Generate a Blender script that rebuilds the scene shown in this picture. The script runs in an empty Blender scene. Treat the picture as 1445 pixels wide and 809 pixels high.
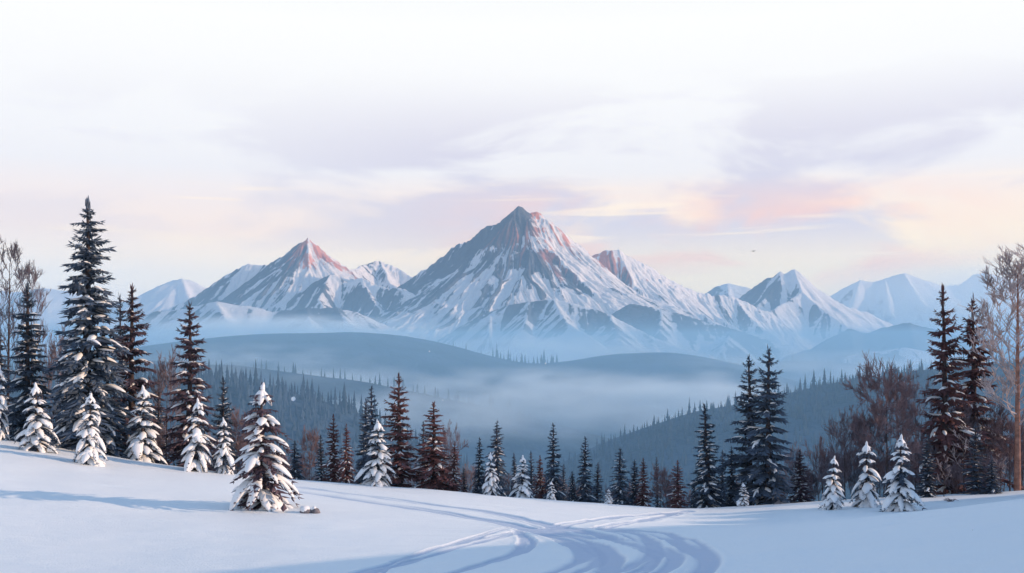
import bpy, math, random
import numpy as np
R = math.radians
C = bpy.context.scene.collection
SC = bpy.context.scene

# ------------------------------------------------------------------ camera
F = 1405.0; CXP = 722.5; HOR = 480.0; ZC = 2.35      # the photo's focal length, centre column, eye level; eye height
cd = bpy.data.cameras.new('camera'); cam = bpy.data.objects.new('camera', cd); C.objects.link(cam)
cam.location = (0, 0, ZC); cam.rotation_euler = (R(90), 0, 0)
cd.sensor_width = 36; cd.lens = 36 * F / 1445; cd.shift_y = (HOR - 404.5) / 1445
cd.clip_start = 0.1; cd.clip_end = 40000
SC.camera = cam

# ------------------------------------------------------------------ sky and sun
SUN_EL, SUN_BACK = 18.0, 1.0          # degrees above the horizon; degrees behind the picture plane (negative: on the camera's side), from the right
def s2l(*c):
    return tuple(((v / 255) / 12.92 if v <= 10 else (((v / 255) + 0.055) / 1.055) ** 2.4) for v in c)
def s2l4(*c): return s2l(*c) + (1,)
HAZE = 0.00009                        # density of the air between here and the mountains
wd = bpy.data.worlds.new('World'); SC.world = wd; wd.use_nodes = True
def world():
    nt = wd.node_tree; N = nt.nodes; L = nt.links; N.clear()
    out = N.new('ShaderNodeOutputWorld'); tc = N.new('ShaderNodeTexCoord'); sep = N.new('ShaderNodeSeparateXYZ')
    L.new(tc.outputs['Generated'], sep.inputs[0]); X, Y, Z = sep.outputs
    def M(op, a, b=None, clamp=False):
        n = N.new('ShaderNodeMath'); n.operation = op; n.use_clamp = clamp
        for i, v in enumerate((a, b)):
            if v is None: continue
            if isinstance(v, (int, float)): n.inputs[i].default_value = v
            else: L.new(v, n.inputs[i])
        return n.outputs[0]
    def ss(v, a, b):
        n = N.new('ShaderNodeMapRange'); n.interpolation_type = 'SMOOTHSTEP'; L.new(v, n.inputs[0])
        n.inputs[1].default_value = a; n.inputs[2].default_value = b; return n.outputs[0]
    def mix(f, a, b):
        n = N.new('ShaderNodeMix'); n.data_type = 'RGBA'; L.new(f, n.inputs[0])
        for i, v in ((6, a), (7, b)):
            if isinstance(v, tuple): n.inputs[i].default_value = v
            else: L.new(v, n.inputs[i])
        return n.outputs[2]
    def noise(sx, sz, scale, det, off):
        cm = N.new('ShaderNodeCombineXYZ')
        L.new(M('MULTIPLY', X, sx), cm.inputs[0]); L.new(M('MULTIPLY', Y, sx), cm.inputs[1]); L.new(M('ADD', M('MULTIPLY', Z, sz), off), cm.inputs[2])
        n = N.new('ShaderNodeTexNoise'); L.new(cm.outputs[0], n.inputs[0]); n.inputs['Scale'].default_value = scale
        n.inputs['Detail'].default_value = det; n.inputs['Distortion'].default_value = 0.35; return n.outputs[0]
    def comp(z, c):      # the sky outside the haze, bright enough to show the colour c through it
        T = math.exp(-HAZE * min(8200, 575 / max(z, 0.01))); return tuple(max(0.05, (v - (1 - T) * h) / T) for v, h in zip(s2l(*c), (0.42, 0.53, 0.72))) + (1,)
    rp = N.new('ShaderNodeValToRGB'); L.new(Z, rp.inputs[0]); e = rp.color_ramp.elements
    stops = [(z, comp(z, c)) for z, c in ((0.0, (238, 236, 240)), (0.03, (250, 240, 232)), (0.055, (255, 244, 231)), (0.08, (255, 241, 228)), (0.105, (254, 236, 227)), (0.135, (248, 237, 236)),
             (0.165, (242, 241, 246)), (0.20, (246, 246, 250)), (0.25, (251, 251, 253)), (0.30, (255, 255, 255)))] + [(0.36, (1.0, 1.0, 1.0, 1)), (0.50, (0.43, 0.67, 1.0, 1)), (1, (0.20, 0.44, 0.84, 1))]
    e[0].position, e[0].color = stops[0]; e[1].position, e[1].color = stops[-1]
    for p, c in stops[1:-1]:
        k = e.new(p); k.color = c
    col = rp.outputs[0]
    # cooler, bluer horizon to the left
    left = M('MULTIPLY', ss(X, 0.02, -0.42), ss(Z, 0.16, 0.0)); col = mix(M('MULTIPLY', left, 0.5), col, comp(0.08, (230, 232, 242)))
    warm = M('MULTIPLY', ss(X, -0.26, 0.02), M('MULTIPLY', ss(Z, 0.18, 0.06), 0.8)); col = mix(warm, col, comp(0.09, (255, 240, 219)))
    # lavender cloud sheets
    n1 = noise(1.0, 3.2, 4.2, 6, 0.3)
    band = M('MULTIPLY', ss(Z, 0.06, 0.125), ss(Z, 0.27, 0.17))
    c1 = M('MULTIPLY', M('MULTIPLY', ss(n1, 0.44, 0.56), M('ADD', 0.35, M('MULTIPLY', ss(X, -0.36, -0.02), 0.65))), band)
    col = mix(M('MULTIPLY', c1, 0.9), col, comp(0.15, (217, 216, 233)))
    # peach and rose lit cloud edges to the right of the summit
    n2 = noise(1.2, 3.6, 5.5, 6, 4.1)
    rb = M('MULTIPLY', M('MULTIPLY', ss(X, -0.16, 0.06), ss(X, 0.5, 0.3)), M('MULTIPLY', ss(Z, 0.04, 0.08), ss(Z, 0.165, 0.11)))
    col = mix(M('MULTIPLY', M('MULTIPLY', ss(n2, 0.40, 0.62), rb), 0.8), col, comp(0.11, (253, 214, 206)))
    # thin bright streaks low over the left
    n3 = noise(1.0, 14.0, 4.0, 3, 2.2)
    c3 = M('MULTIPLY', ss(n3, 0.56, 0.68), M('MULTIPLY', ss(Z, 0.05, 0.09), ss(Z, 0.17, 0.12)))
    col = mix(M('MULTIPLY', c3, 0.7), col, comp(0.1, (255, 241, 228)))
    sky = N.new('ShaderNodeTexSky'); sky.sky_type = 'NISHITA'; sky.sun_disc = False
    sky.sun_elevation = R(SUN_EL); sky.sun_rotation = R(90 - SUN_BACK)
    b1 = N.new('ShaderNodeBackground'); L.new(sky.outputs[0], b1.inputs[0]); b1.inputs[1].default_value = 0.15
    b2 = N.new('ShaderNodeBackground'); L.new(col, b2.inputs[0]); b2.inputs[1].default_value = 1.0
    mx = N.new('ShaderNodeMixShader')
    L.new(M('SUBTRACT', 1.0, M('MULTIPLY', ss(Z, 0.36, 0.75), 0.55)), mx.inputs[0])
    L.new(b1.outputs[0], mx.inputs[1]); L.new(b2.outputs[0], mx.inputs[2]); L.new(mx.outputs[0], out.inputs[0])
world()
sl = bpy.data.lights.new('sun', 'SUN'); so = bpy.data.objects.new('sun', sl); C.objects.link(so)
sl.energy = 5.0; sl.angle = R(0.8); sl.color = (1.0, 0.68, 0.445)
so.rotation_euler = (R(90 - SUN_EL), 0, R(90 - SUN_BACK) + R(0))
so.rotation_euler = (0, 0, 0)
from mathutils import Vector, Matrix
sd = Vector((math.cos(R(SUN_EL)) * math.cos(R(SUN_BACK)), math.cos(R(SUN_EL)) * math.sin(R(SUN_BACK)), math.sin(R(SUN_EL))))
so.rotation_euler = sd.to_track_quat('Z', 'Y').to_euler()
vs = SC.view_settings; vs.view_transform = 'Standard'; vs.look = 'None'; vs.exposure = 0.0; vs.gamma = 1.0; vs.use_curve_mapping = False
cy = SC.cycles
cy.max_bounces = 6; cy.diffuse_bounces = 2; cy.glossy_bounces = 1; cy.transmission_bounces = 1; cy.volume_bounces = 4; cy.transparent_max_bounces = 8
cy.use_denoising = True; cy.use_adaptive_sampling = True; cy.adaptive_threshold = 0.015
cy.sample_clamp_indirect = 3.0; cy.caustics_reflective = False; cy.caustics_refractive = False

# ------------------------------------------------------------------ helpers
def at(px, py, Y):
    return ((px - CXP) / F * Y, Y, ZC - (py - HOR) / F * Y)
def tag(o, label=None, cat=None, group=None, kind=None):
    for k, v in (('label', label), ('category', cat), ('group', group), ('kind', kind)):
        if v: o[k] = v
    return o
def link(name, me, m, parent=None):
    o = bpy.data.objects.new(name, me); C.objects.link(o)
    if m: me.materials.append(m)
    if parent: o.parent = parent
    return o
def mesh_np(name, V, Q, smooth=True):
    V = np.asarray(V, np.float32); Q = np.asarray(Q, np.int32); n = Q.shape[1]
    me = bpy.data.meshes.new(name)
    me.vertices.add(len(V)); me.vertices.foreach_set('co', V.ravel())
    me.loops.add(Q.size); me.loops.foreach_set('vertex_index', Q.ravel())
    me.polygons.add(len(Q)); me.polygons.foreach_set('loop_start', np.arange(0, Q.size, n, dtype=np.int32))
    me.update(calc_edges=True)
    me.polygons.foreach_set('use_smooth', np.full(len(Q), smooth))
    me.validate(); return me
def grid_faces(ny, nx):
    i = np.arange(ny * nx).reshape(ny, nx)
    return np.stack([i[:-1, :-1], i[:-1, 1:], i[1:, 1:], i[1:, :-1]], -1).reshape(-1, 4)
def attr(me, name, arr):
    a = me.attributes.new(name, 'FLOAT', 'POINT'); a.data.foreach_set('value', np.asarray(arr, np.float32).ravel())
def smst(x, a, b):
    t = np.clip((x - a) / (b - a), 0, 1); return t * t * (3 - 2 * t)
def vnoise(x, y, seed=0):
    xi = np.floor(x).astype(np.int64); yi = np.floor(y).astype(np.int64); fx = x - xi; fy = y - yi
    def h(a, b):
        n = (a * 374761393 + b * 668265263 + seed * 974634777) & 0x7fffffff
        n = ((n ^ (n >> 13)) * 1274126177) & 0x7fffffff
        return ((n ^ (n >> 16)) & 0xffff) / 65535.0
    u = fx * fx * (3 - 2 * fx); v = fy * fy * (3 - 2 * fy)
    return (h(xi, yi) * (1 - u) + h(xi + 1, yi) * u) * (1 - v) + (h(xi, yi + 1) * (1 - u) + h(xi + 1, yi + 1) * u) * v
def fbm(x, y, o=4, seed=0, g=0.5):
    s = 0; a = 1; t = 0
    for k in range(o):
        s = s + a * vnoise(x * 2 ** k + 17.3 * k, y * 2 ** k + 9.1 * k, seed + k); t += a; a *= g
    return s / t

# ------------------------------------------------------------------ materials
def mat(name, col, rough=0.7, spec=0.2, var=0.0, scale=1.0, bump=0.0, bscale=10, col2=None, rnd=0.0, detail=4, bdist=0.05):
    m = bpy.data.materials.new(name); m.use_nodes = True; nt = m.node_tree; b = nt.nodes['Principled BSDF']
    b.inputs['Roughness'].default_value = rough; b.inputs['Specular IOR Level'].default_value = spec
    b.inputs['Base Color'].default_value = tuple(col) + (1,)
    tc = nt.nodes.new('ShaderNodeTexCoord'); src = None
    if var or col2:
        n = nt.nodes.new('ShaderNodeTexNoise'); nt.links.new(tc.outputs['Object'], n.inputs[0]); n.inputs['Scale'].default_value = scale; n.inputs['Detail'].default_value = detail
        r = nt.nodes.new('ShaderNodeValToRGB'); nt.links.new(n.outputs[0], r.inputs[0])
        r.color_ramp.elements[0].position = 0.35; r.color_ramp.elements[1].position = 0.65
        a = tuple(c * (1 - var) for c in col) + (1,); bb = (tuple(col2) if col2 else tuple(c * (1 + var) for c in col)) + (1,)
        r.color_ramp.elements[0].color = a; r.color_ramp.elements[1].color = bb; src = r.outputs[0]
    if rnd:
        oi = nt.nodes.new('ShaderNodeObjectInfo'); mr = nt.nodes.new('ShaderNodeMapRange'); nt.links.new(oi.outputs['Random'], mr.inputs[0])
        mr.inputs[3].default_value = 1 - rnd; mr.inputs[4].default_value = 1 + rnd
        hs = nt.nodes.new('ShaderNodeHueSaturation'); nt.links.new(mr.outputs[0], hs.inputs['Value'])
        if src: nt.links.new(src, hs.inputs['Color'])
        else: hs.inputs['Color'].default_value = tuple(col) + (1,)
        src = hs.outputs[0]
    if src: nt.links.new(src, b.inputs['Base Color'])
    if bump:
        n = nt.nodes.new('ShaderNodeTexNoise'); nt.links.new(tc.outputs['Object'], n.inputs[0]); n.inputs['Scale'].default_value = bscale; n.inputs['Detail'].default_value = 5
        bp = nt.nodes.new('ShaderNodeBump'); bp.inputs['Strength'].default_value = bump; bp.inputs['Distance'].default_value = bdist
        nt.links.new(n.outputs[0], bp.inputs['Height']); nt.links.new(bp.outputs[0], b.inputs['Normal'])
    return m
MAT = dict(
    needles=mat('needles', (0.070, 0.096, 0.140), 0.75, 0.15, 0.35, 1.3, rnd=0.25),
    rust=mat('sunlit_rust_needles', (0.145, 0.070, 0.072), 0.75, 0.15, 0.35, 0.8, rnd=0.2),  # red-brown needles; reddish sunlight is partly put into the colour
    plum=mat('plum_needles', (0.090, 0.062, 0.078), 0.75, 0.15, 0.35, 0.9, rnd=0.2),
    bark=mat('bark', (0.07, 0.055, 0.055), 0.9, 0.1, 0.35, 6, 0.6, 14),
    redbark=mat('red_bark', (0.32, 0.17, 0.13), 0.9, 0.1, 0.3, 4, 0.6, 14),
    twig=mat('twig', (0.160, 0.132, 0.155), 0.9, 0.1, 0.3, 1.0, rnd=0.2),
    redtwig=mat('red_twig', (0.185, 0.134, 0.146), 0.9, 0.1, 0.3, 1.0, rnd=0.15),
    paletwig=mat('pale_twig', (0.45, 0.37, 0.36), 0.9, 0.1, 0.25, 1.0),
    padsnow=mat('branch_snow', (0.80, 0.83, 0.88), 0.65, 0.25, 0.04, 3, 0.35, 7),
    farneedles=mat('far_needles', (0.040, 0.060, 0.095), 0.8, 0.1, 0.25, 0.05, rnd=0.2),
    hillwood=mat('wooded_hill', (0.030, 0.050, 0.084), 0.9, 0.1, 0.4, 0.02, 0.9, 0.10, detail=9, bdist=6),
    stone=mat('stone', (0.16, 0.15, 0.17), 0.85, 0.2, 0.3, 8, 0.8, 9),
    feather=mat('feather', (0.10, 0.09, 0.11), 0.8, 0.2),
    flake=mat('snowflake_white', (0.9, 0.92, 0.95), 0.6, 0.3),
    valley=mat('valley_snow', (0.74, 0.78, 0.85), 0.8, 0.2, 0.3, 0.01),
)
def snow_mat():
    m = bpy.data.materials.new('field_snow'); m.use_nodes = True; nt = m.node_tree; b = nt.nodes['Principled BSDF']
    b.inputs['Roughness'].default_value = 0.55; b.inputs['Specular IOR Level'].default_value = 0.3
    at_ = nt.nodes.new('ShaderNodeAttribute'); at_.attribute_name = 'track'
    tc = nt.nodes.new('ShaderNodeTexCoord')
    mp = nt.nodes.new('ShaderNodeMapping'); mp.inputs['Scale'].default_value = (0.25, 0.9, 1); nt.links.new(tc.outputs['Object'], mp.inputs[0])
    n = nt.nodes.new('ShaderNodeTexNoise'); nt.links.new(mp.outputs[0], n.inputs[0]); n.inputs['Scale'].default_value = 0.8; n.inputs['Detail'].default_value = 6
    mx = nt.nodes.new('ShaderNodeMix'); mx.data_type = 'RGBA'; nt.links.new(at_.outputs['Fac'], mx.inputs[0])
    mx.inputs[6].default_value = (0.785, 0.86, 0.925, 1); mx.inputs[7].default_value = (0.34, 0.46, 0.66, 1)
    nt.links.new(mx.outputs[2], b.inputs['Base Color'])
    n2 = nt.nodes.new('ShaderNodeTexNoise'); nt.links.new(tc.outputs['Object'], n2.inputs[0]); n2.inputs['Scale'].default_value = 14; n2.inputs['Detail'].default_value = 4
    ad = nt.nodes.new('ShaderNodeMath'); ad.operation = 'MULTIPLY_ADD'; nt.links.new(n2.outputs[0], ad.inputs[0]); ad.inputs[1].default_value = 0.14; nt.links.new(n.outputs[0], ad.inputs[2])
    bp = nt.nodes.new('ShaderNodeBump'); bp.inputs['Strength'].default_value = 0.55; bp.inputs['Distance'].default_value = 0.28
    nt.links.new(ad.outputs[0], bp.inputs['Height']); nt.links.new(bp.outputs[0], b.inputs['Normal'])
    return m
MAT['snow'] = snow_mat()
def mountain_mat(name, rockc, snowc, fine):
    m = bpy.data.materials.new(name); m.use_nodes = True; nt = m.node_tree; b = nt.nodes['Principled BSDF']
    b.inputs['Roughness'].default_value = 0.8; b.inputs['Specular IOR Level'].default_value = 0.15
    a = nt.nodes.new('ShaderNodeAttribute'); a.attribute_name = 'rock'
    tc = nt.nodes.new('ShaderNodeTexCoord'); n = nt.nodes.new('ShaderNodeTexNoise'); nt.links.new(tc.outputs['Object'], n.inputs[0])
    n.inputs['Scale'].default_value = fine; n.inputs['Detail'].default_value = 7; n.inputs['Roughness'].default_value = 0.62
    a2 = nt.nodes.new('ShaderNodeAttribute'); a2.attribute_name = 'rust'  # mask of the warm sunlight painted on the rock
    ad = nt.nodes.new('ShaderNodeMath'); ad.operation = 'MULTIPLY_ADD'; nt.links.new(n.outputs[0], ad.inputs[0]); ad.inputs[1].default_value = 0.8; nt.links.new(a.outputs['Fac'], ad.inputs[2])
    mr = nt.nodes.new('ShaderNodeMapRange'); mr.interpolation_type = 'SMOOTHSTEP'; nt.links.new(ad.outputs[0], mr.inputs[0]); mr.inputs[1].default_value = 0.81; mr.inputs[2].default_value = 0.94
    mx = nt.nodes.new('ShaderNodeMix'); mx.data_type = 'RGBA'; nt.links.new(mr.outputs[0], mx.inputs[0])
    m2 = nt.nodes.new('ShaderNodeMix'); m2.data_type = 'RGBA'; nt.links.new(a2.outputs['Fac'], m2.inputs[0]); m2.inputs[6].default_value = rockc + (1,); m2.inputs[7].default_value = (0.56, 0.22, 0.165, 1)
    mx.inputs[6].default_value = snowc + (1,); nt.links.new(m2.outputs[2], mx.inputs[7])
    nt.links.new(mx.outputs[2], b.inputs['Base Color'])
    bp = nt.nodes.new('ShaderNodeBump'); bp.inputs['Strength'].default_value = 0.7; bp.inputs['Distance'].default_value = 10
    nt.links.new(n.outputs[0], bp.inputs['Height']); nt.links.new(bp.outputs[0], b.inputs['Normal'])
    return m
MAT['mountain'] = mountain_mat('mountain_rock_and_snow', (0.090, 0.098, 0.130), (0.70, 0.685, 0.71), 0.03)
MAT['foothill'] = mountain_mat('foothill_rock_and_snow', (0.085, 0.095, 0.125), (0.60, 0.62, 0.67), 0.03)

# ------------------------------------------------------------------ snow field in the foreground
YC = 62.0
CR = [(-400, 590), (0, 620), (100, 634), (200, 652), (300, 666), (400, 676), (520, 685), (620, 692), (750, 704), (850, 712), (950, 719), (1000, 717), (1100, 711), (1200, 706), (1300, 700), (1445, 692), (1900, 660)]
crx = np.array([(p - CXP) / F * YC for p, _ in CR]); crz = np.array([ZC - (q - HOR) / F * YC for _, q in CR])
_fx = np.linspace(crx[0], crx[-1], 600); _fz = np.interp(_fx, crx, crz)
_k = np.hanning(41); _k /= _k.sum(); _fz2 = np.convolve(np.pad(_fz, 20, 'edge'), _k, 'valid')
def ground(X, Y, fine=True):
    X = np.asarray(X, float); Y = np.asarray(Y, float)
    hc = np.interp(X, _fx, _fz2)
    t = np.clip(Y, -30, YC) / YC
    z = hc * t - 0.9 * np.sin(np.clip(t, 0, 1) * math.pi) * 0.35
    d = np.maximum(Y - YC, 0)
    z = z - 0.155 * d - 0.14 * (np.sqrt(d * d + 25) - 5) - 0.0 * d
    z = z + 0.15 * (fbm(X * 0.22 + Y * 0.05, Y * 0.5, 4, 21) - 0.5)
    z = z + 0.5 * (fbm(X * 0.06 + 3, Y * 0.06 + 5, 2, 3) - 0.5) * np.clip((YC - Y) / 30, 0.15, 1)
    z = z + 0.14 * np.clip(X, -26, 26) * smst(Y, 50, 20) + smst(X - (15 + 0.56 * np.clip(Y, 0, 60)), 0, 20) * smst(Y, 74, 52) * (12.5 + 9.5 * smst(Y, 35, 22) + 2.5 * vnoise(Y * 0.16, X * 0.02, 77) + 2.0 * vnoise(Y * 0.7, X * 0.1, 78))  # sideways tilt and an unseen ridge at right, added to shade the foreground
    edge = np.maximum(np.abs(X) - 110, 0); z = z - 0.004 * edge ** 2
    return np.maximum(z, -96)
def hit(px, py):
    Y = np.linspace(8, YC + 4, 2400); X = (px - CXP) / F * Y
    p = HOR + (ZC - ground(X, Y)) / Y * F
    ok = np.nonzero(p <= py)[0]
    i = ok[0] if len(ok) else int(np.argmin(p)); return float(X[i]), float(Y[i]), float(ground(X[i], Y[i]))
TRK = [  # photo columns and rows of the packed bands, half width in metres
    ([(400, 691), (459, 699), (537, 711), (628, 724), (720, 741), (788, 757), (830, 778), (826, 796), (790, 812)], 0.75),
    ([(420, 688), (459, 693), (537, 702), (628, 715), (697, 725), (774, 743), (850, 760)], 0.85),
    ([(970, 722), (880, 729), (811, 738), (765, 747), (729, 751), (674, 764), (606, 784), (537, 802), (490, 815)], 0.6),
    ([(780, 745), (857, 747), (902, 758), (922, 778), (900, 800), (850, 815)], 0.55),
    ([(729, 748), (744, 763), (732, 780), (674, 798), (620, 814)], 0.42),
    ([(779, 743), (834, 752), (895, 766), (942, 783), (935, 802), (900, 815)], 0.5),
    ([(842, 744), (925, 752), (970, 768), (992, 790), (975, 815)], 0.55),
    ([(735, 746), (811, 762), (862, 786), (850, 815)], 0.5),
    ([(720, 745), (640, 768), (560, 792), (520, 815)], 0.35),
    ([(960, 724), (890, 737), (850, 745)], 0.6),
]
def build_field():
    xs = np.concatenate([np.linspace(-170, -36, 70)[:-1], np.linspace(-36, -12, 150)[:-1], np.linspace(-12, 14, 400)[:-1], np.linspace(14, 40, 150)[:-1], np.linspace(40, 170, 70)])
    ys = np.concatenate([np.linspace(-30, 16, 40)[:-1], np.linspace(16, 40, 380)[:-1], np.linspace(40, 68, 210)[:-1], np.linspace(68, 330, 90)])
    X, Y = np.meshgrid(xs, ys); Z = ground(X, Y)
    T = np.zeros_like(X); sub = (np.abs(X - 1) < 22) & (Y > 16) & (Y < 64)
    px, py = X[sub], Y[sub]; tm = np.zeros(px.shape); rim = np.zeros(px.shape)
    for k, (pts, w) in enumerate(TRK):
        P = np.array([hit(a, min(b, 830))[:2] for a, b in pts])
        t = np.linspace(0, len(P) - 1, 60); i = np.clip(t.astype(int), 0, len(P) - 2); f = (t - i)[:, None]
        p0 = P[np.maximum(i - 1, 0)]; p1 = P[i]; p2 = P[i + 1]; p3 = P[np.minimum(i + 2, len(P) - 1)]
        S = 0.5 * (2 * p1 + (p2 - p0) * f + (2 * p0 - 5 * p1 + 4 * p2 - p3) * f ** 2 + (3 * p1 - 3 * p2 + p3 - p0) * f ** 3)
        dm = np.full(px.shape, 1e9)
        al = np.zeros(px.shape); run = 0.0
        for a, b in zip(S[:-1], S[1:]):
            ab = b - a; L2 = ab @ ab + 1e-9
            tt = np.clip(((px - a[0]) * ab[0] + (py - a[1]) * ab[1]) / L2, 0, 1)
            dn = np.hypot(px - a[0] - tt * ab[0], py - a[1] - tt * ab[1]); sg = np.sign(ab[0] * (py - a[1]) - ab[1] * (px - a[0])); al = np.where(dn < np.abs(dm), run + tt * L2 ** 0.5, al); dm = np.where(dn < np.abs(dm), dn * np.where(sg == 0, 1, sg), dm); run += L2 ** 0.5
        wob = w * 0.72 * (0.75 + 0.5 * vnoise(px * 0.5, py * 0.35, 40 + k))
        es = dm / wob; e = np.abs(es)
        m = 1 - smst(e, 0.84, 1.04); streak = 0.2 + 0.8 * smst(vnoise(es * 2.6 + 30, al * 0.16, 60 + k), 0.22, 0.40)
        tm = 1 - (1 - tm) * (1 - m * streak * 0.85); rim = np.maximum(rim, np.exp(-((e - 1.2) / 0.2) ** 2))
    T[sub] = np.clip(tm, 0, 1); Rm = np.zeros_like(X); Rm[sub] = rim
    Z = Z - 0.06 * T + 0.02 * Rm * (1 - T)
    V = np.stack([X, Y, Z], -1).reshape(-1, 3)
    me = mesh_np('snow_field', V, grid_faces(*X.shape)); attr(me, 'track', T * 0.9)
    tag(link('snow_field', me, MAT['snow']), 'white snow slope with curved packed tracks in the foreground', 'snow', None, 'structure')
build_field()

# ------------------------------------------------------------------ valley floor, wooded hills
def sheet(name, x0, x1, nx, y0, y1, ny, fn, m, label, cat, at_=None):
    X, Y = np.meshgrid(np.linspace(x0, x1, nx), np.linspace(y0, y1, ny)); Z = fn(X, Y)
    me = mesh_np(name, np.stack([X, Y, Z], -1).reshape(-1, 3), grid_faces(ny, nx))
    return tag(link(name, me, m), label, cat, None, 'structure')
VZ = -92.0
sheet('valley_floor', -7000, 7000, 120, 80, 8200, 120, lambda X, Y: VZ + 4 * (fbm(X / 300, Y / 300, 2, 7) - 0.5) - 12 * smst(Y, 400, 90), MAT['valley'], 'snowy valley floor under the mist', 'valley')
def hill_fn(pts, Y0, Wf, Wb, rough=2.0, seed=1):
    px = np.array([p for p, _ in pts], float); hx = (px - CXP) / F * Y0; hz = ZC - (np.array([q for _, q in pts]) - HOR) / F * Y0
    fx = np.linspace(hx[0], hx[-1], 800); fz = np.interp(fx, hx, hz); k = np.hanning(61); k /= k.sum(); fz = np.convolve(np.pad(fz, 30, 'edge'), k, 'valid')
    base = VZ - 14
    def fn(X, Y):
        u = (Y - Y0); w = np.where(u < 0, Wf, Wb)
        ed = smst(X, fx[0] - 0.4 * Wb, fx[0]) * smst(-X, -fx[-1] - 0.4 * Wb, -fx[-1])
        return base + (np.interp(X, fx, fz) - base) * np.exp(-(u / w) ** 2) * ed + rough * (fbm(X / 60, Y / 60, 3, seed) - 0.5) * np.exp(-(u / w) ** 2)
    return fn
LEFT_Y, RIGHT_Y, DOME_Y, MIDL_Y, MIDR_Y = 430.0, 520.0, 1500.0, 780.0, 1950.0
left_fn = hill_fn([(-200, 528), (200, 533), (300, 536), (340, 543), (400, 553), (450, 567), (500, 583), (530, 601), (560, 620), (600, 642), (650, 668), (690, 684), (760, 710), (900, 740)], LEFT_Y, 150, 120, 3, 11)
right_fn = hill_fn([(700, 720), (760, 683), (780, 668), (830, 639), (870, 620), (920, 602), (960, 590), (1000, 580), (1040, 575), (1100, 561), (1160, 547), (1200, 539), (1250, 531), (1300, 521), (1445, 511), (1800, 505)], RIGHT_Y, 170, 140, 3, 12)
dome_fn = hill_fn([(-200, 505), (120, 500), (200, 490), (280, 479), (350, 473), (430, 470), (520, 469), (580, 475), (640, 488), (700, 505), (740, 514), (780, 514), (830, 505), (880, 498), (940, 497), (1000, 505), (1040, 514), (1100, 532), (1160, 552), (1250, 580)], DOME_Y, 420, 350, 3, 13)
midl_fn = hill_fn([(100, 505), (330, 515), (420, 529), (520, 541), (600, 556), (700, 578), (780, 598), (850, 618), (950, 640)], MIDL_Y, 150, 130, 3, 14)
midr_fn = hill_fn([(900, 530), (1000, 518), (1040, 514), (1100, 510), (1160, 509), (1200, 513), (1280, 516), (1445, 512), (1700, 520)], MIDR_Y, 350, 350, 3, 15)
sheet('wooded_hill', -520, 160, 180, 130, 720, 130, left_fn, MAT['hillwood'], 'dark wooded hill falling from the left into the mist', 'hill')
sheet('wooded_hill', -60, 620, 180, 150, 860, 130, right_fn, MAT['hillwood'], 'dark wooded hill rising to the right behind the valley', 'hill')
sheet('rounded_hill', -1300, 800, 240, 500, 2300, 140, dome_fn, MAT['hillwood'], 'long smooth rounded hill with two humps below the mountains', 'hill')
sheet('wooded_hill', -480, 320, 150, 430, 1100, 100, midl_fn, MAT['hillwood'], 'faint wooded ridge drowned in mist under the rounded hill', 'hill')
sheet('rounded_hill', 100, 1700, 180, 1100, 2800, 100, midr_fn, MAT['hillwood'], 'pale low hill to the right behind the tall pair of spruces', 'hill')

# ------------------------------------------------------------------ mountains
def bil(A, y, x):
    ny, nx = A.shape; y = np.clip(y, 0, ny - 1.001); x = np.clip(x, 0, nx - 1.001)
    yi = y.astype(int); xi = x.astype(int); fy = y - yi; fx = x - xi
    return (A[yi, xi] * (1 - fx) + A[yi, xi + 1] * fx) * (1 - fy) + (A[yi + 1, xi] * (1 - fx) + A[yi + 1, xi + 1] * fx) * fy
def blur(A, n):
    for _ in range(n):
        B = np.pad(A, 1, 'edge'); A = (B[1:-1, :-2] + 2 * B[1:-1, 1:-1] + B[1:-1, 2:]) / 4
        B = np.pad(A, 1, 'edge'); A = (B[:-2, 1:-1] + 2 * B[1:-1, 1:-1] + B[2:, 1:-1]) / 4
    return A
def lic(H, dx, dy, N, steps=26, st=0.8):
    gy, gx = np.gradient(H, dy, dx); gx, gy = gx / dx, gy / dy
    ln = np.hypot(gx, gy) + 1e-9; gx /= ln; gy /= ln
    ny, nx = H.shape; Y0, X0 = np.meshgrid(np.arange(ny, dtype=float), np.arange(nx, dtype=float), indexing='ij')
    acc = N.copy(); tot = 1.0
    for sgn in (1, -1):
        y, x = Y0.copy(), X0.copy()
        for k in range(steps):
            vx = bil(gx, y, x); vy = bil(gy, y, x); x += sgn * st * vx; y += sgn * st * vy
            w = 1 - 0.7 * k / steps; acc += w * bil(N, y, x); tot += w
    acc /= tot; acc = (acc - acc.mean()) / acc.std(); return acc
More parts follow.
